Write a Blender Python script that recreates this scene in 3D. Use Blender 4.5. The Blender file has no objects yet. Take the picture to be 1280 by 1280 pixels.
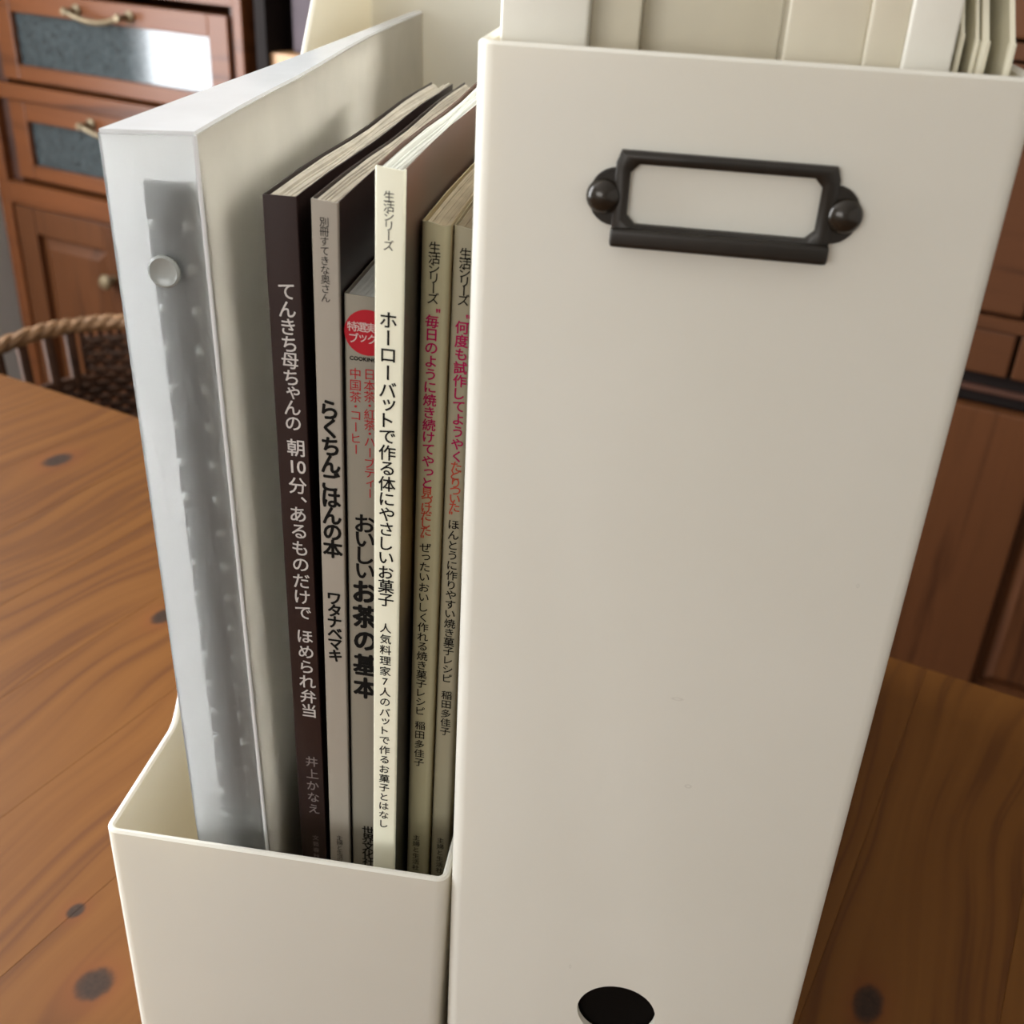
import bpy, bmesh, math, random
from mathutils import Vector, Matrix
random.seed(7)
sc = bpy.context.scene
COL = sc.collection
PI = math.pi
TH = math.radians(-20.2)          # the room and table are turned against the file boxes

# ---------------------------------------------------------------- camera
cam_d = bpy.data.cameras.new('camera'); cam = bpy.data.objects.new('camera', cam_d); COL.objects.link(cam)
R_, U_, F_ = Vector((.9881, .1460, .0488)), Vector((-.1133, .4749, .8727)), Vector((-.1042, .8678, -.4858))
m = Matrix((R_, U_, -F_)).transposed().to_4x4(); m.translation = Vector((.0373, -.2152, .3420))
cam.matrix_world = m
cam_d.sensor_width = 36; cam_d.lens = 1395.8 / 1280 * 36
cam_d.clip_start = .01; cam_d.clip_end = 30
cam_d.dof.use_dof = True; cam_d.dof.focus_distance = .29; cam_d.dof.aperture_fstop = 22
sc.camera = cam
# ---------------------------------------------------------------- world, lights, exposure
w = bpy.data.worlds.new('world'); sc.world = w; w.use_nodes = True
w.node_tree.nodes['Background'].inputs[0].default_value = (.80, .90, 1, 1)
w.node_tree.nodes['Background'].inputs[1].default_value = 1.0
sc.view_settings.view_transform = 'Standard'; sc.view_settings.look = 'None'
sc.view_settings.exposure = .5; sc.view_settings.gamma = 1; sc.view_settings.use_curve_mapping = False

def rv(u, v, z):                   # room frame -> world
    c, s = math.cos(TH), math.sin(TH)
    return Vector((u*c - v*s, u*s + v*c, z))
def area(name, uvz, target, sx, sy, power, color):
    l = bpy.data.lights.new(name, 'AREA'); l.shape = 'RECTANGLE'; l.size = sx; l.size_y = sy
    l.energy = power; l.color = color
    o = bpy.data.objects.new(name, l); COL.objects.link(o)
    o.location = rv(*uvz); d = rv(*target) - o.location
    o.rotation_euler = d.to_track_quat('-Z', 'Y').to_euler(); return o
# daylight outside the balcony window on the left; the rear one is an added fill for the box fronts
area('window_daylight', (-2.02, -.31, .65), (0, -.31, .65), 1.98, 1.90, 132, (.92, .96, 1))
area('rear_fill_light', (-.3, -3.26, .75), (-.3, 0, .75), 1.8, 1.1, 27, (1, .985, .95))

# ---------------------------------------------------------------- materials
class NT:
    def __init__(s, name):
        s.m = bpy.data.materials.new(name); s.m.use_nodes = True; s.t = s.m.node_tree
        s.b = s.t.nodes['Principled BSDF']; s.out = s.t.nodes['Material Output']
    def n(s, typ, **kw):
        n = s.t.nodes.new(typ)
        for k, v in kw.items(): setattr(n, k, v)
        return n
    def l(s, a, b): s.t.links.new(a, b)
    def mth(s, op, a, b=None, c=None):
        n = s.n('ShaderNodeMath', operation=op)
        for i, v in enumerate((a, b, c)):
            if v is None: continue
            if isinstance(v, (int, float)): n.inputs[i].default_value = v
            else: s.l(v, n.inputs[i])
        return n.outputs[0]
    def ramp(s, fac, stops):
        n = s.n('ShaderNodeValToRGB'); e = n.color_ramp.elements
        while len(e) < len(stops): e.new(.5)
        for i, (p, c) in enumerate(stops): e[i].position = p; e[i].color = (*c, 1)
        s.l(fac, n.inputs[0]); return n.outputs[0]
    def mix(s, f, a, b, bt='MIX'):
        n = s.n('ShaderNodeMix', data_type='RGBA', blend_type=bt)
        for i, v in ((0, f), (6, a), (7, b)):
            if isinstance(v, (int, float)): n.inputs[i].default_value = v
            elif isinstance(v, tuple): n.inputs[i].default_value = (*v, 1)
            else: s.l(v, n.inputs[i])
        return n.outputs[2]
    def noise(s, vec, scale, detail=3, rough=.5, dist=0):
        n = s.n('ShaderNodeTexNoise'); n.inputs['Scale'].default_value = scale
        n.inputs['Detail'].default_value = detail; n.inputs['Roughness'].default_value = rough
        n.inputs['Distortion'].default_value = dist
        if vec is not None: s.l(vec, n.inputs['Vector'])
        return n.outputs[0]
    def obj(s): return s.n('ShaderNodeTexCoord').outputs['Object']
    def comb(s, x, y, z):
        n = s.n('ShaderNodeCombineXYZ')
        for i, v in enumerate((x, y, z)):
            if isinstance(v, (int, float)): n.inputs[i].default_value = v
            else: s.l(v, n.inputs[i])
        return n.outputs[0]
    def sep(s, v):
        n = s.n('ShaderNodeSeparateXYZ'); s.l(v, n.inputs[0]); return n.outputs
    def bump(s, h, strength, dist):
        n = s.n('ShaderNodeBump'); n.inputs['Strength'].default_value = strength; n.inputs['Distance'].default_value = dist
        s.l(h, n.inputs['Height']); s.l(n.outputs[0], s.b.inputs['Normal'])

def lin(r, g, b):
    f = lambda c: (c/255/12.92) if c/255 <= .04045 else ((c/255+.055)/1.055)**2.4
    return (f(r), f(g), f(b))
def plain(name, col, rough=.5, metal=0, var=.06, vscale=40, bump=0, bscale=400, spec=.5):
    t = NT(name); o = t.obj(); n = t.noise(o, vscale, 3)
    dark = tuple(c*(1-var*2) for c in col)
    t.l(t.ramp(n, [(.3, dark), (.7, col)]), t.b.inputs['Base Color'])
    t.b.inputs['Roughness'].default_value = rough; t.b.inputs['Metallic'].default_value = metal
    t.b.inputs['Specular IOR Level'].default_value = spec
    if bump: t.bump(t.noise(o, bscale, 2), bump, .0005)
    return t.m
def wood(name, base, dark, axis='x', rough=.4, freq=30, bump=.15, var=.25, spec=.5):
    """straight-grained pine; axis = direction the grain runs in object space"""
    t = NT(name); o = t.obj(); x, y, z = t.sep(o)
    info = t.n('ShaderNodeObjectInfo').outputs['Random']
    off = t.mth('MULTIPLY', info, 7.3)
    a = {'x': (x, y, z), 'y': (y, x, z), 'z': (z, x, y)}[axis]
    v = t.comb(t.mth('MULTIPLY', a[0], .06), t.mth('ADD', a[1], off), a[2])
    n1 = t.noise(v, freq, 4, .6, .4)
    n2 = t.noise(v, freq*7, 3, .6)
    c = t.ramp(n1, [(.3, dark), (.46, base), (.6, base), (.75, tuple(i*.75 for i in base))])
    c = t.mix(t.mth('MULTIPLY', n2, var), c, dark)
    t.l(c, t.b.inputs['Base Color']); t.b.inputs['Roughness'].default_value = rough
    t.b.inputs['Specular IOR Level'].default_value = spec
    t.bump(n2, bump, .0006); return t.m

M = {}
# white polypropylene of the file boxes, with a few scuffs
def box_plastic():
    t = NT('box_polypropylene'); o = t.obj(); n = t.noise(o, 14, 3)
    c = t.ramp(n, [(.3, (.77, .75, .675)), (.7, (.80, .78, .71))])
    g = t.n('ShaderNodeNewGeometry').outputs['Position']; x, y, z = t.sep(g)
    for (px, pz, sx, sz) in ((.0535, .176, .0016, .0005), (.0594, .1495, .0010, .0007), (.0884, .213, .0004, .0006), (.0352, .0775, .0004, .0009)):
        dx = t.mth('DIVIDE', t.mth('SUBTRACT', x, px), sx); dz = t.mth('DIVIDE', t.mth('SUBTRACT', z, pz), sz)
        r = t.mth('SQRT', t.mth('ADD', t.mth('MULTIPLY', dx, dx), t.mth('MULTIPLY', dz, dz)))
        ring = t.mth('SUBTRACT', 1, t.mth('MINIMUM', t.mth('MULTIPLY', t.mth('ABSOLUTE', t.mth('SUBTRACT', r, .7)), 2.6), 1))
        c = t.mix(t.mth('MULTIPLY', ring, .4), c, (.45, .42, .37))
    t.l(c, t.b.inputs['Base Color']); t.b.inputs['Roughness'].default_value = .42
    t.b.inputs['Specular IOR Level'].default_value = .35
    t.bump(t.noise(o, 900, 2), .12, .0002)
    tl = t.n('ShaderNodeBsdfTranslucent'); tl.inputs['Color'].default_value = (.86, .76, .56, 1)
    ms = t.n('ShaderNodeMixShader'); ms.inputs[0].default_value = .26
    t.l(t.b.outputs[0], ms.inputs[1]); t.l(tl.outputs[0], ms.inputs[2]); t.l(ms.outputs[0], t.out.inputs[0]); return t.m
M['box'] = box_plastic()
def frosted(name, col, trans=.45, rough=.3, diff=.3, ior=1.04):
    """frosted polypropylene sheet: scatters some light through, lets some pass blurred"""
    t = NT(name); nt = t.t; nt.nodes.remove(t.b)
    n = t.noise(t.obj(), 60, 3)
    cc = t.ramp(n, [(.3, tuple(c*.93 for c in col)), (.7, col)])
    d = t.n('ShaderNodeBsdfDiffuse'); tl = t.n('ShaderNodeBsdfTranslucent'); rf = t.n('ShaderNodeBsdfRefraction'); gl = t.n('ShaderNodeBsdfGlossy')
    rf.inputs['Roughness'].default_value = rough; rf.inputs['IOR'].default_value = ior
    rf.inputs['Color'].default_value = (.97, .97, .96, 1)
    gl.inputs['Roughness'].default_value = .25
    for x in (d, tl): t.l(cc, x.inputs['Color'])
    m1 = t.n('ShaderNodeMixShader'); m1.inputs[0].default_value = diff; t.l(tl.outputs[0], m1.inputs[1]); t.l(d.outputs[0], m1.inputs[2])
    m2 = t.n('ShaderNodeMixShader'); m2.inputs[0].default_value = trans; t.l(m1.outputs[0], m2.inputs[1]); t.l(rf.outputs[0], m2.inputs[2])
    fr = t.n('ShaderNodeFresnel'); fr.inputs[0].default_value = 1.45
    m3 = t.n('ShaderNodeMixShader'); t.l(fr.outputs[0], m3.inputs[0]); t.l(m2.outputs[0], m3.inputs[1]); t.l(gl.outputs[0], m3.inputs[2])
    t.l(m3.outputs[0], t.out.inputs[0]); return t.m
M['frost'] = frosted('frosted_sheet', (.93, .93, .92), .76, .30, .2, 1.30)
M['frost_dense'] = frosted('dense_frosted_sheet', (.90, .84, .73), .22, .25, .25)
M['flap'] = frosted('folded_top_sheet', (.95, .95, .95), .04, .3, .85)
M['case'] = frosted('case_sheet', (.97, .89, .71), .05, .35, .66)
M['case_lit'] = frosted('lit_case_sheet', (1, .96, .85), .03, .3, .75)  # whiter copy of the case sheet: light coming through is put into its colour
M['tab'] = plain('folder_tab_plastic', (.88, .82, .64), .45, var=.03)
M['bronze'] = plain('dark_bronze_metal', (.022, .017, .012), .38, .35, var=.15, vscale=200)
M['rivet'] = plain('polished_bronze_metal', (.025, .019, .013), .2, .35, var=.1, vscale=200)
M['grey_plastic'] = plain('grey_mechanism', (.05, .055, .05), .4, var=.08, vscale=80)
M['pale_plastic'] = plain('pale_ring_stud', (.40, .42, .40), .3)
M['button'] = plain('clear_grey_button', (.30, .31, .29), .25)
M['paper'] = plain('cream_paper', (.66, .60, .50), .8, var=.10, vscale=150)
M['paper_aged'] = plain('aged_paper', (.52, .42, .28), .85, var=.14, vscale=90)
M['paper_white'] = plain('white_paper', (.80, .80, .74), .75, var=.05, vscale=150)
M['ink_black'] = plain('black_ink', (.010, .009, .008), .7, spec=.1)
M['ink_grey'] = plain('grey_ink', (.035, .032, .03), .7, spec=.1)
M['ink_white'] = plain('white_ink', (.62, .58, .55), .6)
M['ink_dim'] = plain('dim_ink', (.22, .18, .17), .6)
M['ink_red'] = plain('red_ink', (.46, .02, .03), .7, spec=.15)
M['ink_orange'] = plain('orange_red_ink', (.48, .07, .04), .7, spec=.15)
M['ink_crimson'] = plain('crimson_ink', (.40, .01, .08), .7, spec=.15)
M['ink_pink'] = plain('pale_pink_ink', (.66, .52, .48), .6)
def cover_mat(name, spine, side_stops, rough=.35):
    """spine colour on the spine face; side faces carry a printed band design along their height, on the brown book shading"""
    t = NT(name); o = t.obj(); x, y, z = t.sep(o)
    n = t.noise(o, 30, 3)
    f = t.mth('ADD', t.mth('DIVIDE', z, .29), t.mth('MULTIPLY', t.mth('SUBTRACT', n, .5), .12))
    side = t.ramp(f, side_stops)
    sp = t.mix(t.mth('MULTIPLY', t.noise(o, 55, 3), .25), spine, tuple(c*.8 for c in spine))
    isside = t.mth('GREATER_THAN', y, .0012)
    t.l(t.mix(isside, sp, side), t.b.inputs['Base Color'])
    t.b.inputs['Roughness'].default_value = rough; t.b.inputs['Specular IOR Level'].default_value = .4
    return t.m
M['wood_cab'] = wood('cupboard_wood', lin(106, 62, 34), lin(66, 36, 19), 'x', .32, 26, spec=.25)
M['wood_cab_v'] = wood('cupboard_wood_upright', lin(88, 53, 30), lin(56, 31, 17), 'z', .38, 26, spec=.2)
M['wood_brown'] = wood('brown_cupboard_wood', lin(80, 48, 28), lin(52, 29, 17), 'x', .38, 26, spec=.2)
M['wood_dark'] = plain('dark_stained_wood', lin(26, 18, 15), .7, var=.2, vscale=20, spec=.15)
M['hole_black'] = plain('hole_black', lin(16, 13, 11), .9, spec=.05)
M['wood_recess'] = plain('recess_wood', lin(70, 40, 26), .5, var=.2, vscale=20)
M['shelf_wood'] = wood('light_shelf_wood', lin(180, 140, 98), lin(140, 98, 62), 'x', .45, 30)
M['brass'] = plain('aged_brass', (.20, .15, .085), .4, .5, var=.15, vscale=90)
M['grey_box'] = plain('grey_storage_fabric', lin(78, 67, 72), .8, var=.06)
M['wicker'] = plain('wicker_cane', lin(78, 46, 22), .7, var=.25, vscale=60)
M['wicker_rim'] = plain('wicker_rim_cane', lin(150, 110, 72), .6, var=.25, vscale=60)
M['wicker_dark'] = plain('wicker_cane_dark', lin(88, 56, 34), .7, var=.3, vscale=60)
M['wall'] = plain('wall_plaster', (.62, .60, .56), .9, var=.03, vscale=6)
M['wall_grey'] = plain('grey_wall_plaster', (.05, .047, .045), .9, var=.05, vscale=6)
M['ceil'] = plain('ceiling_paint', (.72, .71, .68), .9, var=.02)
M['floor'] = wood('floor_boards', lin(120, 84, 54), lin(84, 54, 32), 'y', .45, 20)
M['frame'] = plain('window_frame_metal', (.55, .55, .54), .4, .3)
def pane_mat():
    t = NT('patterned_glass'); o = t.obj()
    n = t.noise(o, 90, 6, .7, 1.2)
    t.l(t.ramp(n, [(.35, lin(38, 45, 47)), (.65, lin(66, 74, 76))]), t.b.inputs['Base Color'])
    t.b.inputs['Roughness'].default_value = .08; t.b.inputs['Specular IOR Level'].default_value = .7
    t.b.inputs['Coat Weight'].default_value = .35; t.b.inputs['Coat Roughness'].default_value = .05
    t.bump(n, .05, .002); return t.m
M['pane'] = pane_mat()

KNOTS = [(-.4547, .2542, .0075, .011), (-.2699, .1583, .0055, .008), (-.1603, -.0020, .0030, .0038), (-.1301, -.0216, .0062, .0072), (.1098, .1117, .0052, .0090), (-.55, -.3, .006, .008), (.02, -.55, .006, .008)]
def table_mat(ref):
    t = NT('pine_table_top'); tc = t.n('ShaderNodeTexCoord'); tc.object = ref
    u, v, z = t.sep(tc.outputs['Object'])
    rnd = t.n('ShaderNodeObjectInfo').outputs['Random']
    warp = t.noise(t.comb(u, t.mth('MULTIPLY', v, .5), 0), 7, 2)
    val = t.mth('ADD', u, t.mth('MULTIPLY', t.mth('SUBTRACT', warp, .5), .075))
    val = t.mth('ADD', val, t.mth('MULTIPLY', rnd, 3.7))
    core = None; halo = None
    for (ku, kv, a, b) in KNOTS:
        du = t.mth('SUBTRACT', u, ku); dv = t.mth('SUBTRACT', v, kv)
        r2 = t.mth('ADD', t.mth('POWER', t.mth('DIVIDE', du, a), 2), t.mth('POWER', t.mth('DIVIDE', dv, b), 2))
        r2b = t.mth('ADD', t.mth('POWER', t.mth('DIVIDE', du, a*2.4), 2), t.mth('POWER', t.mth('DIVIDE', dv, b*5), 2))
        g = t.mth('EXPONENT', t.mth('MULTIPLY', r2b, -1))
        # the grain bends outward round each knot
        val = t.mth('SUBTRACT', val, t.mth('MULTIPLY', t.mth('MULTIPLY', du, g), .85))
        c = t.mth('EXPONENT', t.mth('MULTIPLY', t.mth('POWER', t.mth('ADD', r2, t.mth('MULTIPLY', t.mth('SUBTRACT', t.noise(tc.outputs['Object'], 260, 3), .5), .7)), 4), -1))
        h = t.mth('EXPONENT', t.mth('MULTIPLY', r2, -.45))
        core = c if core is None else t.mth('MAXIMUM', core, c)
        halo = h if halo is None else t.mth('MAXIMUM', halo, h)
    gv = t.comb(val, t.mth('MULTIPLY', v, .035), 0)
    n1 = t.noise(gv, 95, 2, .5)
    n2 = t.noise(gv, 420, 2, .6)
    n3 = t.noise(t.comb(val, t.mth('MULTIPLY', v, .2), 0), 16, 2)
    A, B, D = lin(119, 77, 31), lin(104, 64, 23), lin(78, 44, 16)
    c = t.ramp(n1, [(.30, A), (.52, B), (.60, D), (.66, B), (.80, A)])
    c = t.mix(t.mth('MULTIPLY', n2, .35), c, B)
    c = t.mix(t.mth('MULTIPLY', n3, .55), c, lin(98, 59, 23))
    c = t.mix(t.mth('MULTIPLY', rnd, .25), c, lin(92, 52, 20))
    c = t.mix(t.mth('MULTIPLY', halo, .55), c, lin(112, 58, 28))
    c = t.mix(core, c, t.mix(t.noise(tc.outputs['Object'], 500, 3), lin(26, 19, 15), lin(66, 46, 32)))
    t.l(c, t.b.inputs['Base Color'])
    t.b.inputs['Roughness'].default_value = .5; t.b.inputs['Specular IOR Level'].default_value = .18
    t.bump(n1, .10, .0004); return t.m

# ---------------------------------------------------------------- mesh helpers
def obj(name, bm, mat, parent=None, smooth=False, room=False, loc=None):
    me = bpy.data.meshes.new(name)
    bmesh.ops.recalc_face_normals(bm, faces=bm.faces[:]) if smooth != 'flat' else None
    bm.to_mesh(me); bm.free()
    if mat is not None: me.materials.append(mat)
    if smooth is True:
        for p in me.polygons: p.use_smooth = True
        me.set_sharp_from_angle(angle=math.radians(40))
    o = bpy.data.objects.new(name, me); COL.objects.link(o)
    if parent: o.parent = parent
    if room: o.rotation_euler.z = TH
    if loc is not None: o.location = loc
    return o
def empty(name, label, cat, loc=(0, 0, 0), rot=(0, 0, 0), group=None):
    o = bpy.data.objects.new(name, None); COL.objects.link(o); o.empty_display_size = .02
    o.location = loc; o.rotation_euler = rot
    o['label'] = label; o['category'] = cat
    if group: o['group'] = group
    return o
def bx(bm, x0, x1, y0, y1, z0, z1, bev=0, seg=2):
    r = bmesh.ops.create_cube(bm, size=1); vs = r['verts']
    for v in vs:
        v.co = Vector(((x0+x1)/2 + v.co.x*(x1-x0), (y0+y1)/2 + v.co.y*(y1-y0), (z0+z1)/2 + v.co.z*(z1-z0)))
    if bev:
        es = list({e for v in vs for e in v.link_edges})
        bmesh.ops.bevel(bm, geom=es, offset=bev, segments=seg, affect='EDGES', profile=.6)
    return bm
def nb(): return bmesh.new()
def tube(bm, pts, r, n=8, closed=False, rs=None):
    pts = [Vector(p) for p in pts]; rings = []; N = len(pts); up = None
    for i, p in enumerate(pts):
        if closed: d = pts[(i+1) % N] - pts[i-1]
        else: d = pts[min(i+1, N-1)] - pts[max(i-1, 0)]
        d.normalize()
        if up is None: up = d.orthogonal().normalized()
        up = (up - d*up.dot(d)).normalized(); s = d.cross(up)
        rr = rs[i] if rs else r
        rings.append([bm.verts.new(p + (up*math.cos(2*PI*k/n) + s*math.sin(2*PI*k/n))*rr) for k in range(n)])
    for i in range(N if closed else N-1):
        a, b = rings[i], rings[(i+1) % N]
        for k in range(n):
            bm.faces.new((a[k], a[(k+1) % n], b[(k+1) % n], b[k]))
    if not closed:
        bm.faces.new(rings[0]); bm.faces.new(rings[-1])
def prism(bm, poly, lo, hi, plane='xy', bev=0):
    """extrude a 2-D outline between lo and hi along the third axis"""
    def P(a, b, c): return {'xy': (a, b, c), 'xz': (a, c, b), 'yz': (c, a, b)}[plane]
    A = [bm.verts.new(P(a, b, lo)) for a, b in poly]; B = [bm.verts.new(P(a, b, hi)) for a, b in poly]
    n = len(poly); fs = [bm.faces.new(A), bm.faces.new(B)]
    for i in range(n): fs.append(bm.faces.new((A[i], A[(i+1) % n], B[(i+1) % n], B[i])))
    if bev:
        bmesh.ops.bevel(bm, geom=[e for f in fs[:2] for e in f.edges], offset=bev, segments=2, affect='EDGES')
def wall_poly(pts, th):
    """closed outline of a sheet of thickness th following a plan line"""
    pts = [Vector((*p, 0)) for p in pts]; L = []; Rr = []
    for i, p in enumerate(pts):
        d = (pts[min(i+1, len(pts)-1)] - pts[max(i-1, 0)]).normalized(); nrm = Vector((-d.y, d.x, 0))
        L.append((p + nrm*th/2)); Rr.append((p - nrm*th/2))
    return [(v.x, v.y) for v in L + Rr[::-1]]
def lathe(bm, prof, n=24, axis='z', at=(0, 0, 0)):
    rings = []
    for r, h in prof:
        ring = []
        for k in range(n):
            a = 2*PI*k/n; c = (r*math.cos(a), r*math.sin(a), h)
            if axis == 'y': c = (c[0], -c[2], c[1])
            ring.append(bm.verts.new((c[0]+at[0], c[1]+at[1], c[2]+at[2])))
        rings.append(ring)
    for a, b in zip(rings, rings[1:]):
        for k in range(n): bm.faces.new((a[k], a[(k+1) % n], b[(k+1) % n], b[k]))
    bm.faces.new(rings[0]); bm.faces.new(rings[-1])
def kind(o, k='structure'): o['kind'] = k; return o

# ---------------------------------------------------------------- room shell (room frame, turned by TH)
ZF = -.70; ZC = 1.70; UL = -1.95; UR = 2.4; VB = 1.72; VF = -3.2
kind(obj('floor', bx(nb(), UL-.1, UR+.1, VF-.1, VB+.1, ZF-.06, ZF), M['floor'], room=True))
kind(obj('ceiling', bx(nb(), UL-.1, UR+.1, VF-.1, VB+.1, ZC, ZC+.05), M['ceil'], room=True))
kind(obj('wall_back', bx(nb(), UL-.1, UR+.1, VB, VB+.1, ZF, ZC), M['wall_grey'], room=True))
kind(obj('wall_right', bx(nb(), UR, UR+.1, VF, VB, ZF, ZC), M['wall'], room=True))
b = nb()                            # left wall with its tall balcony window
WV0, WV1, WZ0, WZ1 = -1.30, .68, -.30, 1.60
bx(b, UL-.1, UL, VF, WV0, ZF, ZC); bx(b, UL-.1, UL, WV1, VB, ZF, ZC)
bx(b, UL-.1, UL, WV0, WV1, WZ1, ZC); bx(b, UL-.1, UL, WV0, WV1, ZF, WZ0)
kind(obj('wall_left', b, M['wall'], room=True))
b = nb()
for v0, v1 in ((WV0, WV0+.05), (WV1-.03, WV1), (-.325, -.275)): bx(b, UL-.08, UL-.03, v0, v1, WZ0, WZ1, .004)
bx(b, UL-.078, UL-.032, WV0, WV1, WZ0, WZ0+.05, .004); bx(b, UL-.078, UL-.032, WV0, WV1, WZ1-.05, WZ1, .004)
kind(obj('window_1', b, M['frame'], room=True))
b = nb(); QU0, QU1, QZ0, QZ1 = -1.2, .6, .2, 1.3  # unseen rear window, added so the fill light reaches the box fronts
bx(b, UL, QU0, VF-.1, VF, ZF, ZC); bx(b, QU1, UR, VF-.1, VF, ZF, ZC)
bx(b, QU0, QU1, VF-.1, VF, QZ1, ZC); bx(b, QU0, QU1, VF-.1, VF, ZF, QZ0)
kind(obj('wall_front', b, M['wall'], room=True))
b = nb()
for u0, u1 in ((QU0, QU0+.05), (QU1-.05, QU1), (-.325, -.275)): bx(b, u0, u1, VF-.08, VF-.03, QZ0, QZ1, .004)
bx(b, QU0, QU1, VF-.078, VF-.032, QZ0, QZ0+.05, .004); bx(b, QU0, QU1, VF-.078, VF-.032, QZ1-.05, QZ1, .004)
kind(obj('added_rear_window', b, M['frame'], room=True))

# ---------------------------------------------------------------- pine table
table = empty('dining_table', 'orange pine dining table with dark knots under the white file boxes', 'table', (0, 0, ZF), (0, 0, TH))
M['table'] = table_mat(table)
TU0, NP, PW, TV0, TV1, TT = -.6600, 15, .0625, -1.20, .332, .030
for i in range(NP):
    u0 = TU0 + i*PW
    obj('plank', bx(nb(), u0+.00002, u0+PW-.00002, TV0, TV1, -ZF-TT, -ZF, .00018, 1), M['table'], table)
TU1 = TU0 + NP*PW
b = nb()
for v0, v1 in ((TV0+.06, TV0+.085), (TV1-.085, TV1-.06)): bx(b, TU0+.10, TU1-.10, v0, v1, .58, .67)
for u0, u1 in ((TU0+.06, TU0+.085), (TU1-.085, TU1-.06)): bx(b, u0, u1, TV0+.10, TV1-.10, .58, .67)
obj('apron', b, M['table'], table)
for u0 in (TU0+.04, TU1-.11):
    for v0 in (TV0+.04, TV1-.11):
        obj('leg', bx(nb(), u0, u0+.07, v0, v0+.07, 0, .67, .006), M['wood_cab_v'], table)

# ---------------------------------------------------------------- cupboards at the back (room frame, front plane v = VC)
VC = 1.25
def glass_drawer(root, u0, u1, z0, z1, handle=True):
    """framed drawer front with a patterned glass pane; recessed 8 mm in the carcass"""
    f = nb(); s = .040; y0 = VC + .008; y1 = VC + .030
    bx(f, u0, u0+s, y0, y1, z0, z1, .002); bx(f, u1-s, u1, y0, y1, z0, z1, .002)
    bx(f, u0+s, u1-s, y0+.0005, y1, z1-.034, z1, .002); bx(f, u0+s, u1-s, y0+.0005, y1, z0, z0+.026, .002)
    d = obj('drawer', f, M['wood_cab'], root)
    obj('pane', bx(nb(), u0+s, u1-s, y0+.010, y0+.014, z0+.026, z1-.034), M['pane'], d)
    if handle:
        uc = (u0+u1)/2; h = nb(); zc = z1 - .019
        for sgn in (-1, 1):
            lathe(h, [(.010, 0), (.010, .003), (.005, .006), (.0045, .022), (.007, .026), (.005, .030)], 12, 'y', (uc+sgn*.060, y0, zc))
        tube(h, [(uc + .060*k/6, y0-.024, zc - .012*(1-(k/6)**2)) for k in range(-6, 7)], .0045, 8)
        obj('handle', h, M['brass'], d, True)
    return d
def panel_door(root, u0, u1, z0, z1, s=.05, sz=None):
    sz = sz or s; f = nb(); y0 = VC + .004; y1 = VC + .026
    bx(f, u0, u0+s, y0, y1, z0, z1, .003); bx(f, u1-s, u1, y0, y1, z0, z1, .003)
    bx(f, u0+s, u1-s, y0+.0005, y1, z1-sz, z1, .003); bx(f, u0+s, u1-s, y0+.0005, y1, z0, z0+sz, .003)
    d = obj('door', f, M['wood_cab_v'], root)
    p = nb(); bx(p, u0+s, u1-s, y0+.014, y0+.018, z0+sz, z1-sz)
    g = .018; a = [(u0+s+.008, z0+sz+.008), (u1-s-.008, z0+sz+.008), (u1-s-.008, z1-sz-.008), (u0+s+.008, z1-sz-.008)]
    c = [(x + (g if x < (u0+u1)/2 else -g), z + (g if z < (z0+z1)/2 else -g)) for x, z in a]
    A = [p.verts.new((x, y0+.014, z)) for x, z in a]; B = [p.verts.new((x, y0+.004, z)) for x, z in c]
    for i in range(4): p.faces.new((A[i], A[(i+1) % 4], B[(i+1) % 4], B[i]))
    p.faces.new(B)
    obj('panel', p, M['wood_cab_v'], d)
    return d
cab = empty('drawer_cupboard', 'reddish wooden cupboard with patterned glass drawers and brass handles behind the table', 'cupboard', (*rv(-1.445, VC, 0).xy, ZF), (0, 0, TH))
def local(root, u, v):             # children of a cupboard root are built in room coordinates; shift them back
    for c in root.children: c.location = Vector((-u, -v, -ZF))
CU0, CU1 = -1.76, -1.137
c = nb()
bx(c, CU0, CU0+.028, VC, VC+.42, ZF, .62, .002); bx(c, CU1-.018, CU1, VC, VC+.42, ZF, .62, .002)
for z0, z1 in ((.166, .180), (-.030, -.004), (-.222, -.182), (-.66, -.64), (.36, .385), (.60, .62)):
    bx(c, CU0+.028, CU1-.018, VC+.0006, VC+.40, z0, z1)
bx(c, CU0+.028, CU1-.018, VC+.40, VC+.415, ZF, .61)
obj('carcass', c, M['wood_cab'], cab)
obj('cornice', bx(nb(), CU0-.02, CU1+.02, VC-.02, VC+.42, .62, .65, .006), M['wood_cab'], cab)
UA, UB = CU0+.030, CU1-.020
glass_drawer(cab, CU0+.056, -1.174, .003, .150)
glass_drawer(cab, CU0+.056, -1.174, -.172, -.022-.011)
glass_drawer(cab, CU0+.056, -1.174, .184, .352)
for a, c in ((CU0+.028, CU0+.054), (-1.172, CU1-.018)):   # darker strips set back beside the drawers
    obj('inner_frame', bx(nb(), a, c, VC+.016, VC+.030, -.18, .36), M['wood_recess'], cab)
um = (CU0+CU1)/2
for u0, u1, ku in ((CU0+.030, um-.002, um-.038), (um+.002, CU1-.020, um+.038)):
    d = panel_door(cab, u0, u1, -.635, -.226)
    k = nb(); lathe(k, [(.008, 0), (.006, .008), (.013, .016), (.015, .022), (.011, .028), (.004, .030)], 16, 'y', (ku, VC+.004, -.328))
    obj('knob', k, M['brass'], d, True)
for u0, u1 in ((CU0+.030, um-.002), (um+.002, CU1-.020)):
    panel_door(cab, u0, u1, .39, .595, .04)
local(cab, -1.445, VC)

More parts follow.
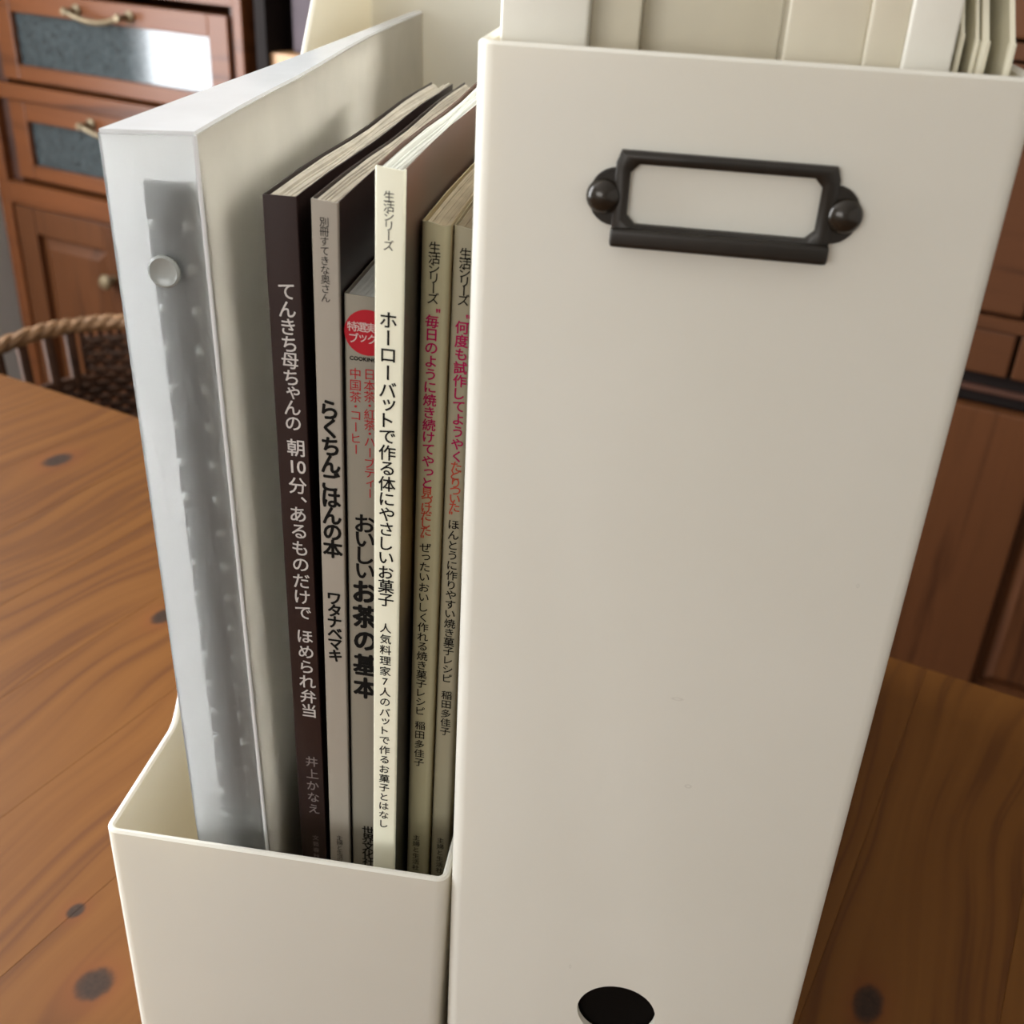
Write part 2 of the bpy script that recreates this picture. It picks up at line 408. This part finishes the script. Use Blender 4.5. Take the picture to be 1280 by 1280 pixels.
shelf = empty('open_shelf', 'dark open shelf unit with a pale wooden board beside the drawer cupboard', 'shelf', (*rv(-.8, VC, 0).xy, ZF), (0, 0, TH))
c = nb(); S0, S1 = -1.112, -.42
bx(c, S0, S0+.020, VC+.001, VC+.40, ZF, .60); bx(c, S1-.018, S1, VC+.04, VC+.40, ZF, .60)
bx(c, S0, S1, VC+.395, VC+.41, ZF, .60); bx(c, S0, S1, VC+.04, VC+.40, .60, .62); bx(c, S0+.018, S1-.018, VC+.04, VC+.39, ZF, ZF+.06)
obj('carcass', c, M['wood_dark'], shelf)
obj('shelf_board', bx(nb(), S0+.018, S1-.018, VC+.01, VC+.394, .083, .106, .003), M['shelf_wood'], shelf)
obj('shelf_board', bx(nb(), S0+.018, S1-.018, VC+.03, VC+.394, -.26, -.238, .003), M['shelf_wood'], shelf)
local(shelf, -.8, VC)
gb = empty('storage_box', 'greyish purple storage box on the pale shelf board behind the left file box', 'box', (*rv(-.93, VC+.17, 0).xy, .106), (0, 0, TH))
c = nb(); bx(c, -.135, .135, -.14, .14, 0, .20, .006); obj('body', c, M['grey_box'], gb)
c = nb(); bx(c, -.139, .139, -.144, .144, .165, .21, .006); obj('lid', c, M['grey_box'], gb)

cup = empty('panelled_cupboard', 'brown wooden cupboard with panelled door standing right behind the table', 'cupboard', (*rv(.25, VC, 0).xy, ZF), (0, 0, TH))
K0, K1 = -.36, .86
c = nb()
bx(c, K0, K0+.02, VC, VC+.42, ZF, .62); bx(c, K1-.02, K1, VC, VC+.42, ZF, .62); bx(c, K0+.02, K1-.02, VC+.40, VC+.415, ZF, .62)
bx(c, K0+.02, K1-.02, VC+.0006, VC+.40, .60, .62); bx(c, K0+.02, K1-.02, VC+.0006, VC+.40, -.100, -.084); bx(c, K0+.02, K1-.02, VC+.002, VC+.40, ZF, -.665)
bx(c, K0+.02, K1-.02, VC+.0006, VC+.40, .205, .222)
obj('carcass', c, M['wood_brown'], cup)
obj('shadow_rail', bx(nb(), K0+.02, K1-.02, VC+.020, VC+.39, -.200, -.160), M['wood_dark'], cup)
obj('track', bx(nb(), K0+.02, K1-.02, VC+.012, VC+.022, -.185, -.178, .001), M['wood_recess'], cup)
for u0, u1 in ((K0+.022, -.056), (-.050, .352), (.356, K1-.022)):
    panel_door(cup, u0, u1, .226, .596, .05)
for k in range(3):
    u0 = K0+.022 + k*.394; d = obj('drawer', bx(nb(), u0, u0+.389, VC+.002, VC+.024, -.080, .201, .004), M['wood_brown'], cup)
for k in range(3):
    u0 = K0+.022 + k*.394; obj('rail_front', bx(nb(), u0, u0+.389, VC+.003, VC+.024, -.158, -.102, .003), M['wood_brown'], cup)
panel_door(cup, K0+.022, -.036, -.662, -.204, .07); panel_door(cup, -.034, .412, -.662, -.204, .148, .05); panel_door(cup, .416, K1-.022, -.662, -.204, .07)
local(cup, .25, VC)

# ---------------------------------------------------------------- wicker hamper behind the far table edge
hc = rv(-.622, .56, 0)
ham = empty('wicker_hamper', 'tall brown wicker hamper with square handle openings behind the table', 'basket', (hc.x, hc.y, ZF), (0, 0, TH))
HA, HB, HZ = .25, .145, .60
def hp(a, z, off=0):               # superellipse section, tapering to the foot
    k = .86 + .14*z/HZ; e = .8
    ca, sa = math.cos(a), math.sin(a)
    return Vector(((HA*k+off)*math.copysign(abs(ca)**e, ca), (HB*k+off)*math.copysign(abs(sa)**e, sa), z))
b = nb(); NS = 96; holes = lambda a, z: (abs(a - PI) < .37 or abs(a) < .37 or abs(a-2*PI) < .37) and HZ-.062 < z < HZ-.012
N = 256; rows = int((HZ-.02)/.0085)
for r in range(rows):
    z = .012 + r*.0085
    run = []; ph = PI*(r % 2)
    for k in range(N+1):
        a = 2*PI*k/N
        if holes(a % (2*PI), z):
            if len(run) > 2: tube(b, run, .0042, 5)
            run = []; continue
        run.append(hp(a, z + .0006*math.sin(a*9+r), (.0016)*math.sin(a*NS/2*1.0 + ph)))
    if len(run) > 2: tube(b, run, .0042, 5)
kind(obj('weave', b, M['wicker_dark'], ham, True), 'stuff')
b = nb()
for k in range(NS):
    a = 2*PI*k/NS
    inh = holes(a, HZ-.05)
    tube(b, [hp(a, z) for z in (0, .15, .3, HZ-.066)] + ([] if inh else [hp(a, HZ)]), .0028, 5)
for s in (0, PI):
    for t in (-.31, -.155, 0, .155, .31): tube(b, [hp(s+t, HZ-.07), hp(s+t, HZ)], .0058, 6)
kind(obj('stakes', b, M['wicker'], ham, True), 'stuff')
b = nb()
for s in range(3):
    tube(b, [hp(2*PI*k/200, HZ) + Vector((0, 0, .0030*math.sin(2*PI*k/200*22 + s*2*PI/3))) + (hp(2*PI*k/200, HZ, 1)-hp(2*PI*k/200, HZ)).normalized()*.0030*math.cos(2*PI*k/200*22 + s*2*PI/3) for k in range(200)], .0060, 7, True)
obj('rim', b, M['wicker_rim'], ham, True)
for s in (0, PI):
    b = nb()
    for dz in (HZ-.066, HZ-.061): tube(b, [hp(s + t*.045, dz, .001) for t in range(-9, 10)], .0035, 6)
    obj('handle_sill', b, M['wicker'], ham, True)
b = nb(); prism(b, [tuple(hp(2*PI*k/48, 0).xy) for k in range(48)], .001, .010); obj('base', b, M['wicker_dark'], ham)

# ---------------------------------------------------------------- file boxes
W, D, H, RIM, KNEE, KTOP = .0996, .300, .318, .1036, .0474, .233
def file_box_bm(flip=False, taper=0):
    """open box: low front, side rims level, then slanting up to the tall back. flip = tall wall faces the viewer"""
    ro, ri, th = .0035, .0018, .0020
    def top(y):
        yy = D - y if flip else y
        if yy <= KNEE: return RIM
        if yy >= KTOP: return H
        return RIM + (H-RIM)*(yy-KNEE)/(KTOP-KNEE)
    ys = [KNEE*.4, KNEE-.006, KNEE-.003, KNEE, KNEE+.003, KNEE+.006, .08, .12, .16, .2, KTOP-.008, KTOP-.004, KTOP, KTOP+.004, .26]
    if flip: ys = [D-y for y in ys]
    ys = sorted(ys)
    plan = []                       # (outer, inner)
    def corner(cx, cy, a0):
        for k in range(5):
            a = a0 + PI/2*k/4; u = Vector((math.cos(a), math.sin(a)))
            plan.append((Vector((cx, cy)) + u*ro, Vector((cx, cy)) + u*ri))
    corner(ro, ro, PI); corner(W-ro, ro, 1.5*PI)
    for y in ys: plan.append((Vector((W, y)), Vector((W-th, y))))
    corner(W-ro, D-ro, 0); corner(ro, D-ro, PI/2)
    for y in reversed(ys): plan.append((Vector((0, y)), Vector((th, y))))
    # inner wall offset th everywhere
    b = nb(); n = len(plan); rings = []
    def inn(o, i): return i if (o-i).length > ro else i
    def smooth_top(y):
        return (top(max(0, y-.003)) + 2*top(y) + top(min(D, y+.003)))/4
    for o, i in plan:
        d = (i-o).normalized(); i2 = o + d*th; mid = o + d*th/2
        t = smooth_top(o.y); c = .0006
        o0 = o.x - taper*max(0, o.x/W - .5)*2; j0 = i2.x - taper*max(0, i2.x/W - .5)*2
        rings.append([b.verts.new(p) for p in ((o0, o.y, 0), (o.x, o.y, t-c), ((o+d*c).x, (o+d*c).y, t), ((i2-d*c).x, (i2-d*c).y, t), (i2.x, i2.y, t-c), (j0, i2.y, th))])
    for k in range(n):
        a, c = rings[k], rings[(k+1) % n]
        for j in range(5): b.faces.new((a[j], c[j], c[j+1], a[j+1]))
    b.faces.new([r[0] for r in rings]); b.faces.new([r[5] for r in rings])
    return b
def punch(o, x, z, r):
    """cut the round finger hole through the tall wall near y=0 of object o"""
    c = nb(); lathe(c, [(r, -.02), (r, .02)], 48, 'y', (x, 0, z)); bmesh.ops.recalc_face_normals(c, faces=c.faces[:])
    me = bpy.data.meshes.new('cut'); c.to_mesh(me); c.free(); k = bpy.data.objects.new('cut', me); COL.objects.link(k)
    k.matrix_world = o.matrix_world.copy()
    md = o.modifiers.new('b', 'BOOLEAN'); md.operation = 'DIFFERENCE'; md.object = k; md.solver = 'EXACT'
    bpy.context.view_layer.update()
    new = bpy.data.meshes.new_from_object(o.evaluated_get(bpy.context.evaluated_depsgraph_get()))
    o.modifiers.clear(); o.data = new; bpy.data.objects.remove(k)
    for p in o.data.polygons: p.use_smooth = True
    o.data.set_sharp_from_angle(angle=math.radians(35))
fb1 = empty('file_box', 'left white plastic file box, low front open, holding the cookbooks and clear binder', 'file box', (-.1001, 0, .0001))
obj('shell', file_box_bm(taper=.0032), M['box'], fb1, True)
fb2 = empty('file_box', 'right white plastic file box, tall side forward, with dark metal label holder', 'file box', (0, 0, .0001))
sh = obj('shell', file_box_bm(True), M['box'], fb2, True)
punch(sh, .0497, .0610, .0112)
# label holder
LX0, LX1, LZ0, LZ1 = .0275, .0685, .2835, .3010
b = nb()
IX0, IX1, IZ0, IZ1, CH = .0303, .0655, .2875, .2987, .0016
outer = [(LX0, LZ0), (LX1, LZ0), (LX1, LZ1), (LX0, LZ1)]
cxh, czh = (LX0+LX1)/2, (LZ0+LZ1)/2
inner = [(IX0, IZ0+CH), (IX0+CH, IZ0), (IX1-CH, IZ0), (IX1, IZ0+CH), (IX1, IZ1-CH), (IX1-CH, IZ1), (IX0+CH, IZ1), (IX0, IZ1-CH)]
out8 = [(LX0, IZ0), (LX0+.0008, LZ0), (LX1-.0008, LZ0), (LX1, IZ0), (LX1, IZ1), (LX1-.0008, LZ1), (LX0+.0008, LZ1), (LX0, IZ1)]
levels = [(out8, -.0001, 0), (out8, -.0013, 0), (out8, -.0019, .0007), (inner, -.0019, -.0007), (inner, -.0013, 0), (inner, -.0001, 0)]
prev = None; first = None
for pts, y, ins in levels:
    ring = []
    for (x, z) in pts:
        d = Vector((cxh-x, czh-z)); sx = math.copysign(1, d.x); sz = math.copysign(1, d.y)
        ring.append(b.verts.new((x + sx*ins, y, z + sz*ins)))
    if prev:
        for k in range(8): b.faces.new((prev[k], prev[(k+1) % 8], ring[(k+1) % 8], ring[k]))
    else: first = ring
    prev = ring
for k in range(8): b.faces.new((prev[k], prev[(k+1) % 8], first[(k+1) % 8], first[k]))
bx(b, LX0, LX1, -.0034, -.0002, LZ0-.0002, LZ0+.0034, .0009, 3)      # folded lower lip that carries the card
for sx in (-1, 1):                  # half-round lugs
    cx = LX0+.0003 if sx < 0 else LX1-.0003
    pts = [(cx + sx*.0050*math.cos(a), .2923 + .0054*math.sin(a)) for a in [(-PI/2 + PI*k/14) for k in range(15)]]
    prism(b, pts, -.0012, -.0001, 'xz', .0003)
lh = obj('label_holder', b, M['bronze'], fb2, True); lh['label'] = 'dark bronze metal label frame on the tall side'
for cx in (.0257, .0703):
    b = nb(); lathe(b, [(.0034, .0010), (.0033, .0015), (.0029, .0022), (.0021, .0028), (.0010, .0032), (.0002, .0033)], 24, 'y', (cx, 0, .2923))
    obj('rivet', b, M['rivet'], lh, True)

# ---------------------------------------------------------------- lettering
_g = {}
def glyph(ch):
    k = ch
    if k in _g: return _g[k]
    cu = bpy.data.curves.new('t', 'FONT'); cu.body = ch; cu.size = 1; cu.resolution_u = 3
    o = bpy.data.objects.new('t', cu); COL.objects.link(o); bpy.context.view_layer.update()
    me = bpy.data.meshes.new_from_object(o.evaluated_get(bpy.context.evaluated_depsgraph_get()))
    vs = [v.co.xy.copy() for v in me.vertices]; fs = [tuple(p.vertices) for p in me.polygons]
    bpy.data.objects.remove(o); bpy.data.curves.remove(cu); bpy.data.meshes.remove(me)
    _g[k] = (vs, fs); return _g[k]
_v, _f = glyph('国')
EM = max(v.x for v in _v) - min(v.x for v in _v); EM /= .86
def put(bm, ch, x, z, size, y, bold=0, wx=1.0, rotate=None, dx=0, dz=0):
    vs, fs = glyph(ch)
    if not vs: return
    if bold:                        # bolder strokes: the glyph again, nudged round
        for q in range(6): put(bm, ch, x + bold*size*math.cos(q*PI/3), z + bold*size*math.sin(q*PI/3), size, y - .000004*(q+1), 0, wx, rotate, dx, dz)
    x0, x1 = min(v.x for v in vs), max(v.x for v in vs); y0, y1 = min(v.y for v in vs), max(v.y for v in vs)
    s = size/EM; cx, cy = (x0+x1)/2, (y0+y1)/2
    rot = ch in 'ー―' if rotate is None else rotate
    new = []
    for v in vs:
        a, c = (v.x-cx)*s, (v.y-cy)*s
        if rot: a, c = c, -a
        new.append(bm.verts.new((x + a*wx + dx*size, y, z + c + dz*size)))
    for f in fs:
        try: bm.faces.new([new[i] for i in f])
        except ValueError: pass
def column(parent, name, text, x, z0, z1, size, mat, bold=0, wx=1.0, y=-.00012, label=None):
    """vertical writing from z0 down to z1; '|10|' keeps digits side by side"""
    cells = []; i = 0
    while i < len(text):
        if text[i] == '|': j = text.index('|', i+1); cells.append(text[i+1:j]); i = j+1
        else: cells.append(text[i]); i += 1
    wts = [.45 if c == ' ' else (.62 if c in '・、"“”' else (.85 if c in 'ゃゅょっャッゥ' else 1)) for c in cells]
    tot = sum(wts); z = z0; bm = nb()
    for c, wgt in zip(cells, wts):
        h = (z0-z1)*wgt/tot; zc = z - h/2; z -= h
        if c == ' ': continue
        if len(c) > 1:
            for k, d in enumerate(c): put(bm, d, x + (k-(len(c)-1)/2)*size*.5, zc, size, y, bold, wx)
        elif c in '、': put(bm, c, x, zc, size, y, bold, wx, dx=.3, dz=.1)
        elif c in '“”"': put(bm, '"', x, zc, size, y, bold, wx, dx=.42 if c != '”' else -.3)
        elif c in 'ゃゅょっャッ': put(bm, c, x, zc, size, y, bold, wx, dx=.08)
        else: put(bm, c, x, zc, size, y, bold, wx)
    o = obj(name, bm, mat, parent, 'flat')
    for p in o.data.polygons:
        if p.normal.y > 0: o.data.flip_normals(); break
    if label: o['label'] = label
    return o

# ---------------------------------------------------------------- books
FZ = .0022                          # inner floor of the left box
def book(label, x, y, lean, width, height, depth, mat, paper, rnd=.0004, ragged=.0006, sag=0, nsh=14, yaw=0):
    """soft-cover book standing on its tail, spine towards the viewer"""
    root = empty('cookbook', label, 'book', (x, y, FZ), (0, lean, yaw), 'cookbooks in the left file box')
    ct = .0003; b = nb()
    # cover: front board, rounded spine, back board in one folded sheet (plan outline extruded upward)
    def plan(off):
        pts = [(off, depth)]
        for k in range(9): pts.append((off, depth*(1-k/8)*.98 + .003))
        r = max(rnd - off, .0002)
        for k in range(5): a = PI + PI/2*k/4; pts.append((off + r + r*math.cos(a), off + r + r*math.sin(a)))
        for k in range(5): a = 1.5*PI + PI/2*k/4; pts.append((width-off-r + r*math.cos(a), off + r + r*math.sin(a)))
        for k in range(9): pts.append((width-off, depth*(k/8)*.98 + .003))
        pts.append((width-off, depth)); return pts
    o_, i_ = plan(0), plan(ct); nz = 10
    grid = []
    for side in (o_, i_):
        rows_ = []
        for kz in range(nz+1):
            z = height*kz/nz
            rows_.append([b.verts.new((px + (sag*math.sin(PI*kz/nz) if px > width/2 else 0)*min(py/.02, 1), py, z + (.0004*math.sin(py*60+px*900) if kz == nz else 0))) for px, py in side])
        grid.append(rows_)
    n = len(o_)
    for rows_ in grid:
        for a, c in zip(rows_, rows_[1:]):
            for k in range(n-1): b.faces.new((a[k], a[k+1], c[k+1], c[k]))
    for kz in (0, nz):
        for k in range(n-1): b.faces.new((grid[0][kz][k], grid[0][kz][k+1], grid[1][kz][k+1], grid[1][kz][k]))
    for k in (0, n-1):
        for kz in range(nz): b.faces.new((grid[0][kz][k], grid[0][kz+1][k], grid[1][kz+1][k], grid[1][kz][k]))
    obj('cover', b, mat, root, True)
    # page block: gatherings of leaves, slightly uneven at the head
    b = nb(); inner = width - 2*ct - .0002; t = inner/nsh
    for k in range(nsh):
        h = height - .0004 - random.random()*ragged; x0 = ct + .0001 + k*t; g = t*.10
        y0 = ct + .0004 + .0010*random.random(); y1 = depth - .001 - .0015*random.random(); ny = 8; A = []
        for j in range(ny+1):
            yy = y0 + (y1-y0)*j/ny; wv = .0005*math.sin(yy*55 + k*.35)*min(1, j/2)
            xs = random.uniform(-.12, .12)*t if 0 < j and 0 < k < nsh-1 else 0
            A.append([b.verts.new((x0+g+xs, yy, .0004)), b.verts.new((x0+t-g+xs, yy, .0004)), b.verts.new((x0+t-g+xs, yy, h+wv-.0001)), b.verts.new((x0+t/2+xs, yy, h+wv+.0001)), b.verts.new((x0+g+xs, yy, h+wv-.0001))])
        for p, q in zip(A, A[1:]):
            for e in range(5): b.faces.new((p[e], p[(e+1) % 5], q[(e+1) % 5], q[e]))
        b.faces.new(A[0]); b.faces.new(A[-1])
    kind(obj('page_block', b, paper, root), 'stuff')
    return root
def zl(z): return z - FZ
BR = cover_mat('brown_cover', lin(44, 29, 27), [(0, lin(30, 20, 18)), (1, lin(40, 27, 24))])  # side darker than the spine: its shading is put into the colour
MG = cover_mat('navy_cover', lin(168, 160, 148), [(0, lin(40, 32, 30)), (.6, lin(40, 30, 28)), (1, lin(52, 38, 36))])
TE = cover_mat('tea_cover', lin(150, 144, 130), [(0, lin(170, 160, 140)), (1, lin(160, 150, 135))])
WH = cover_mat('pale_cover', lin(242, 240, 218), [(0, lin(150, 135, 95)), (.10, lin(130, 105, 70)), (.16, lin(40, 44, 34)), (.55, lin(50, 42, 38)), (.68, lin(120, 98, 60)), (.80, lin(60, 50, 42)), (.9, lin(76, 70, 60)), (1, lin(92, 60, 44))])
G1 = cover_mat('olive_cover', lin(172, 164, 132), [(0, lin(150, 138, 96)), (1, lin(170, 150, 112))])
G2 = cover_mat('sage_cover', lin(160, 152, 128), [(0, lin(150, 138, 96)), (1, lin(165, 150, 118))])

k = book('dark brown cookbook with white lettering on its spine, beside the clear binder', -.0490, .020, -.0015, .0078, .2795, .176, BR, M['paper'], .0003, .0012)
column(k, 'spine_title', 'てんきち母ちゃんの', .0044, zl(.2625), zl(.2256), .0043, M['ink_white'], .012)
column(k, 'spine_title', '朝|10|分、', .0047, zl(.2239), zl(.2050), .0047, M['ink_white'], .012)
column(k, 'spine_title', 'あるものだけで', .0044, zl(.2052), zl(.1704), .0047, M['ink_white'], .012)
column(k, 'spine_title', 'ほめられ弁当', .0046, zl(.1678), zl(.1376), .0047, M['ink_white'], .012)
column(k, 'author_name', '井上かなえ', .0046, zl(.1238), zl(.1011), .0038, M['ink_dim'], .004)
column(k, 'publisher_name', '文藝春秋', .0046, zl(.0930), zl(.0830), .0020, M['ink_dim'])

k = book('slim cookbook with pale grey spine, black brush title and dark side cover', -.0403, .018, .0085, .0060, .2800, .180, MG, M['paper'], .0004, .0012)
column(k, 'series_title', '別冊すてきな奥さん', .0029, zl(.2786), zl(.2595), .0022, M['ink_grey'])
column(k, 'spine_title', 'らくちんごはんの本', .0031, zl(.2357), zl(.1927), .0054, M['ink_black'], .035, .92)
column(k, 'author_name', 'ワタナベマキ', .0031, zl(.1818), zl(.1600), .0042, M['ink_black'], .035, .95)
column(k, 'publisher_name', '主婦と生活社', .0030, zl(.0963), zl(.0844), .0020, M['ink_grey'])

k = book('shorter cookbook with grey beige spine and a red round mark, behind the pale one', -.0341, .0195, .0095, .0078, .2590, .180, TE, M['paper_white'], .0009, .0003)
b = nb(); cs, cz, rr = .0056, zl(.2527), .0055
pts = [(min(cs + rr*math.cos(2*PI*q/48), .0078), cz + rr*math.sin(2*PI*q/48)) for q in range(48)]
fv = [b.verts.new((x, -.00006, z)) for x, z in pts]; fc = b.faces.new(fv)
bmesh.ops.triangulate(b, faces=[fc])
mk = obj('round_mark', b, M['ink_red'], k, 'flat')
b = nb()
for q, ch in enumerate('特選実'): put(b, ch, .0020 + q*.0022, cz+.0013, .0024, -.00012, .01)
for q, ch in enumerate('ブック'): put(b, ch, .0024 + q*.0021, cz-.0014, .0025, -.00012, .01)
obj('mark_text', b, M['ink_pink'], k, 'flat')
b = nb()
put(b, 'COOKING', .0045, zl(.2463), .0013, -.00012, .03, 1.0)
obj('logo_text', b, M['ink_black'], k, 'flat')
column(k, 'subtitle', '中国茶・コーヒー', .0026, zl(.2440), zl(.2215), .0029, M['ink_red'])
column(k, 'subtitle', '日本茶・紅茶・ハーブティー', .0060, zl(.2440), zl(.2100), .0029, M['ink_red'])
column(k, 'spine_title', 'おいしい', .0047, zl(.2050), zl(.1862), .0056, M['ink_black'], .025)
column(k, 'spine_title', 'お茶の基本', .0045, zl(.1862), zl(.1472), .0071, M['ink_black'], .04, .92)
column(k, 'publisher_name', '世界文化社', .0050, zl(.1000), zl(.0840), .0038, M['ink_black'], .015)

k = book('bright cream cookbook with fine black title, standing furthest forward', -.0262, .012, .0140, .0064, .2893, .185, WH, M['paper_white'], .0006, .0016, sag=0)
column(k, 'series_title', '生活シリーズ', .0031, zl(.2868), zl(.2745), .0024, M['ink_grey'])
column(k, 'spine_title', 'ホーローバットで作る体にやさしいお菓子', .0032, zl(.2611), zl(.1837), .0041, M['ink_black'], .014)
column(k, 'subtitle', '人気料理家7人のバットで作るお菓子とはなし', .0032, zl(.1789), zl(.1080), .0030, M['ink_black'], .010)

k = book('olive spined cookbook with crimson title, next to the cream one', -.0190, .0240, .0146, .0066, .2755, .200, G1, M['paper_aged'], .0016, .0005)
column(k, 'series_title', '生活シリーズ', .0032, zl(.2736), zl(.2597), .0028, M['ink_black'], .01)
column(k, 'spine_title', '“毎日のように焼き続けてやっと', .0031, zl(.2590), zl(.2120), .0032, M['ink_crimson'], .02)
column(k, 'spine_title', '見つけだした”', .0031, zl(.2120), zl(.1975), .0030, M['ink_orange'], .015)
column(k, 'subtitle', 'ぜったいおいしく作れる焼き菓子レシピ', .0031, zl(.1966), zl(.1405), .0030, M['ink_black'], .01)
column(k, 'author_name', '稲田多佳子', .0031, zl(.1385), zl(.1216), .0030, M['ink_black'], .01)
column(k, 'publisher_name', '主婦と生活社', .0030, zl(.0950), zl(.0801), .0022, M['ink_grey'], .01)

k = book('sage grey cookbook with red title, half hidden beside the right box', -.0119, .0262, .0130, .0054, .2745, .200, G2, M['paper_aged'], .0016, .0005)
column(k, 'series_title', '生活シリーズ', .0031, zl(.2721), zl(.2593), .0028, M['ink_black'], .01)
column(k, 'spine_title', '“何度も試作してようやく', .0030, zl(.2575), zl(.2190), .0032, M['ink_crimson'], .02)
column(k, 'spine_title', 'たどりついた”', .0030, zl(.2190), zl(.2040), .0030, M['ink_orange'], .015)
column(k, 'subtitle', 'ほんとうに作りやすい焼き菓子レシピ', .0030, zl(.2029), zl(.1513), .0030, M['ink_black'], .01)
column(k, 'author_name', '稲田多佳子', .0030, zl(.1485), zl(.1324), .0030, M['ink_black'], .01)
column(k, 'publisher_name', '主婦と生活社', .0030, zl(.0930), zl(.0779), .0022, M['ink_grey'], .01)

# ---------------------------------------------------------------- frosted ring binder
bd = empty('ring_binder', 'frosted clear plastic ring binder with round spine button, left of the cookbooks', 'binder', (-.0733, .0070, FZ), (0, -.0173, 0))
BH = .2925
b = nb(); prism(b, wall_poly([(0, 0), (.0093, .0016), (.0186, .0033)], .0007), 0, BH); obj('spine', b, M['frost'], bd)
RC = [(.0188, .0036), (.0178, .016), (.0163, .036), (.0150, .060), (.0138, .088), (.0116, .118), (.0088, .155), (.0066, .190), (.0052, .232), (.0046, .284)]
b = nb(); prism(b, wall_poly(RC, .0007), 0, BH); obj('cover', b, M['frost_dense'], bd, True)
LC = [(-.0003, .0004), (.0004, .06), (.0014, .1255), (.0014, .19), (.0012, .232), (.0012, .284)]
b = nb(); prism(b, wall_poly(LC, .0007), 0, BH); obj('cover', b, M['frost'], bd, True)
b = nb(); prism(b, LC + RC[::-1], BH, BH+.0008); obj('top_flap', b, M['flap'], bd)
b = nb()                            # bright rolled edges of the folded sheet
tube(b, [(.0188, .0034, z*BH/6) for z in range(7)], .00055, 8); obj('fold_edge', b, M['flap'], bd, True)
b = nb(); bx(b, .0056, .0166, .0046, .0060, .012, BH-.010, .0005); bx(b, .0087, .0127, .0040, .0048, .014, BH-.012, .0004)
mech = obj('ring_mechanism', b, M['grey_plastic'], bd)
for i in range(28):
    for x in (.0072, .0148):
        b = nb(); lathe(b, [(.0012, 0), (.0011, .0007), (.0006, .0012), (.0001, .0013)], 8, 'y', (x, .0047, .0170 + i*.0095)); obj('ring_stud', b, M['pale_plastic'], mech, True)
b = nb()
for i in range(3):
    x0 = .0060 + i*.0016; bx(b, x0, x0+.0008, .018, .150 - .009*i, .004, BH-.016)
kind(obj('clear_sleeves', b, M['frost'], bd), 'stuff')
b = nb(); bc = (.0100, .0016, zl(.2664))
lathe(b, [(.0033, 0), (.0036, .0004), (.0036, .0010), (.0031, .0014), (.0028, .0012), (.0002, .0012)], 32, 'y', (bc[0], bc[1]-.0002, bc[2]))
obj('snap_button', b, M['button'], bd, True)

# ---------------------------------------------------------------- clear cases and folders in the right box
def clear_case(label, x0, x1, top, y0=.0085, y1=.225, mat='case', fold=None, gap=.00004):
    root = empty('document_case', label, 'document case', ((x0+x1)/2, y0, .0023), (0, 0, 0), 'clear document cases in the right file box')
    w = (x1-x0)/2 - gap; d = y1-y0; h = top-.0025; r = min(.0003, w*.5)
    plan = [(-w, d)] + [(-w + r - r*math.cos(a), r - r*math.sin(a)) for a in [PI/2*q/5 for q in range(6)]] + [(w - r + r*math.sin(a), r - r*math.cos(a)) for a in [PI/2*q/5 for q in range(6)]] + [(w, d)]
    b = nb(); prism(b, wall_poly(plan, .0006), 0, h); obj('shell', b, M[mat], root, True)
    b = nb(); n = max(1, int(w*2/.0045)); 
    for i in range(n):
        x = -w + .0012 + (2*w-.0024)*(i+.5)/n; bx(b, x-.00035, x+.00035, .004 + .002*random.random(), d-.01, .001, h - .004 - .004*random.random())
    kind(obj('inner_sleeves', b, M['case'], root), 'stuff')
    return root
hole_ins = empty('hole_darkener', 'dark insert added behind the round finger hole of the right box to make it read black', 'hole_darkener', (.012, .0030, .0023))
obj('cover', bx(nb(), 0, .076, 0, .0004, 0, .150), M['hole_black'], hole_ins); obj('cover', bx(nb(), 0, .076, .0036, .0040, 0, .150), M['hole_black'], hole_ins)
kind(obj('page_block', bx(nb(), .001, .075, .0006, .0034, .001, .149), M['paper'], hole_ins), 'stuff')  # made-up dark insert standing in for the shade inside the hole
clear_case('bright translucent white document case at the left end of the right box', .0034, .0192, .372, mat='case_lit')
clear_case('narrow document case second from the left in the right box', .0196, .0286, .366, .0150)
clear_case('document case with slanting fold lines, third in the right box', .0290, .0553, .369, .0215)
clear_case('grey beige document case right of the bright seam in the right box', .0557, .0695, .368, .0095)
clear_case('narrow beige document case, second from the right end of the right box', .0699, .0762, .368, .0082)
clear_case('white document case at the right end of the case row', .0766, .0846, .371, .0070, mat='case_lit')
def folder(label, x, yf, zc, th=.0007, ch=.05):
    root = empty('plastic_folder', label, 'folder', (x, yf, .0023), (0, 0, 0), 'folders with cut corners in the right file box')
    h = zc - .0023; yb = .215; hh = h + .040
    b = nb(); prism(b, [(0, 0), (.200, 0), (.200, hh), (.045, hh), (.0, h)], -th/2, th/2, 'yz', .0001)
    obj('leaf', b, M['tab'], root)
    b = nb(); tube(b, [(0, 0, z*h/4) for z in range(5)], th*.75, 8); obj('edge_bead', b, M['tab'], root, True)
    return root
folder('leftmost cream folder with cut corner, right end of the right box', .0868, .0120, .3235)
folder('second cream folder with cut corner from the document cases', .0898, .0130, .3225)
folder('third cream folder with cut corner, close beside the second', .0912, .0125, .3225, .0012)
folder('large cream folder against the right wall of the right box', .0955, .0110, .3225, .0010)
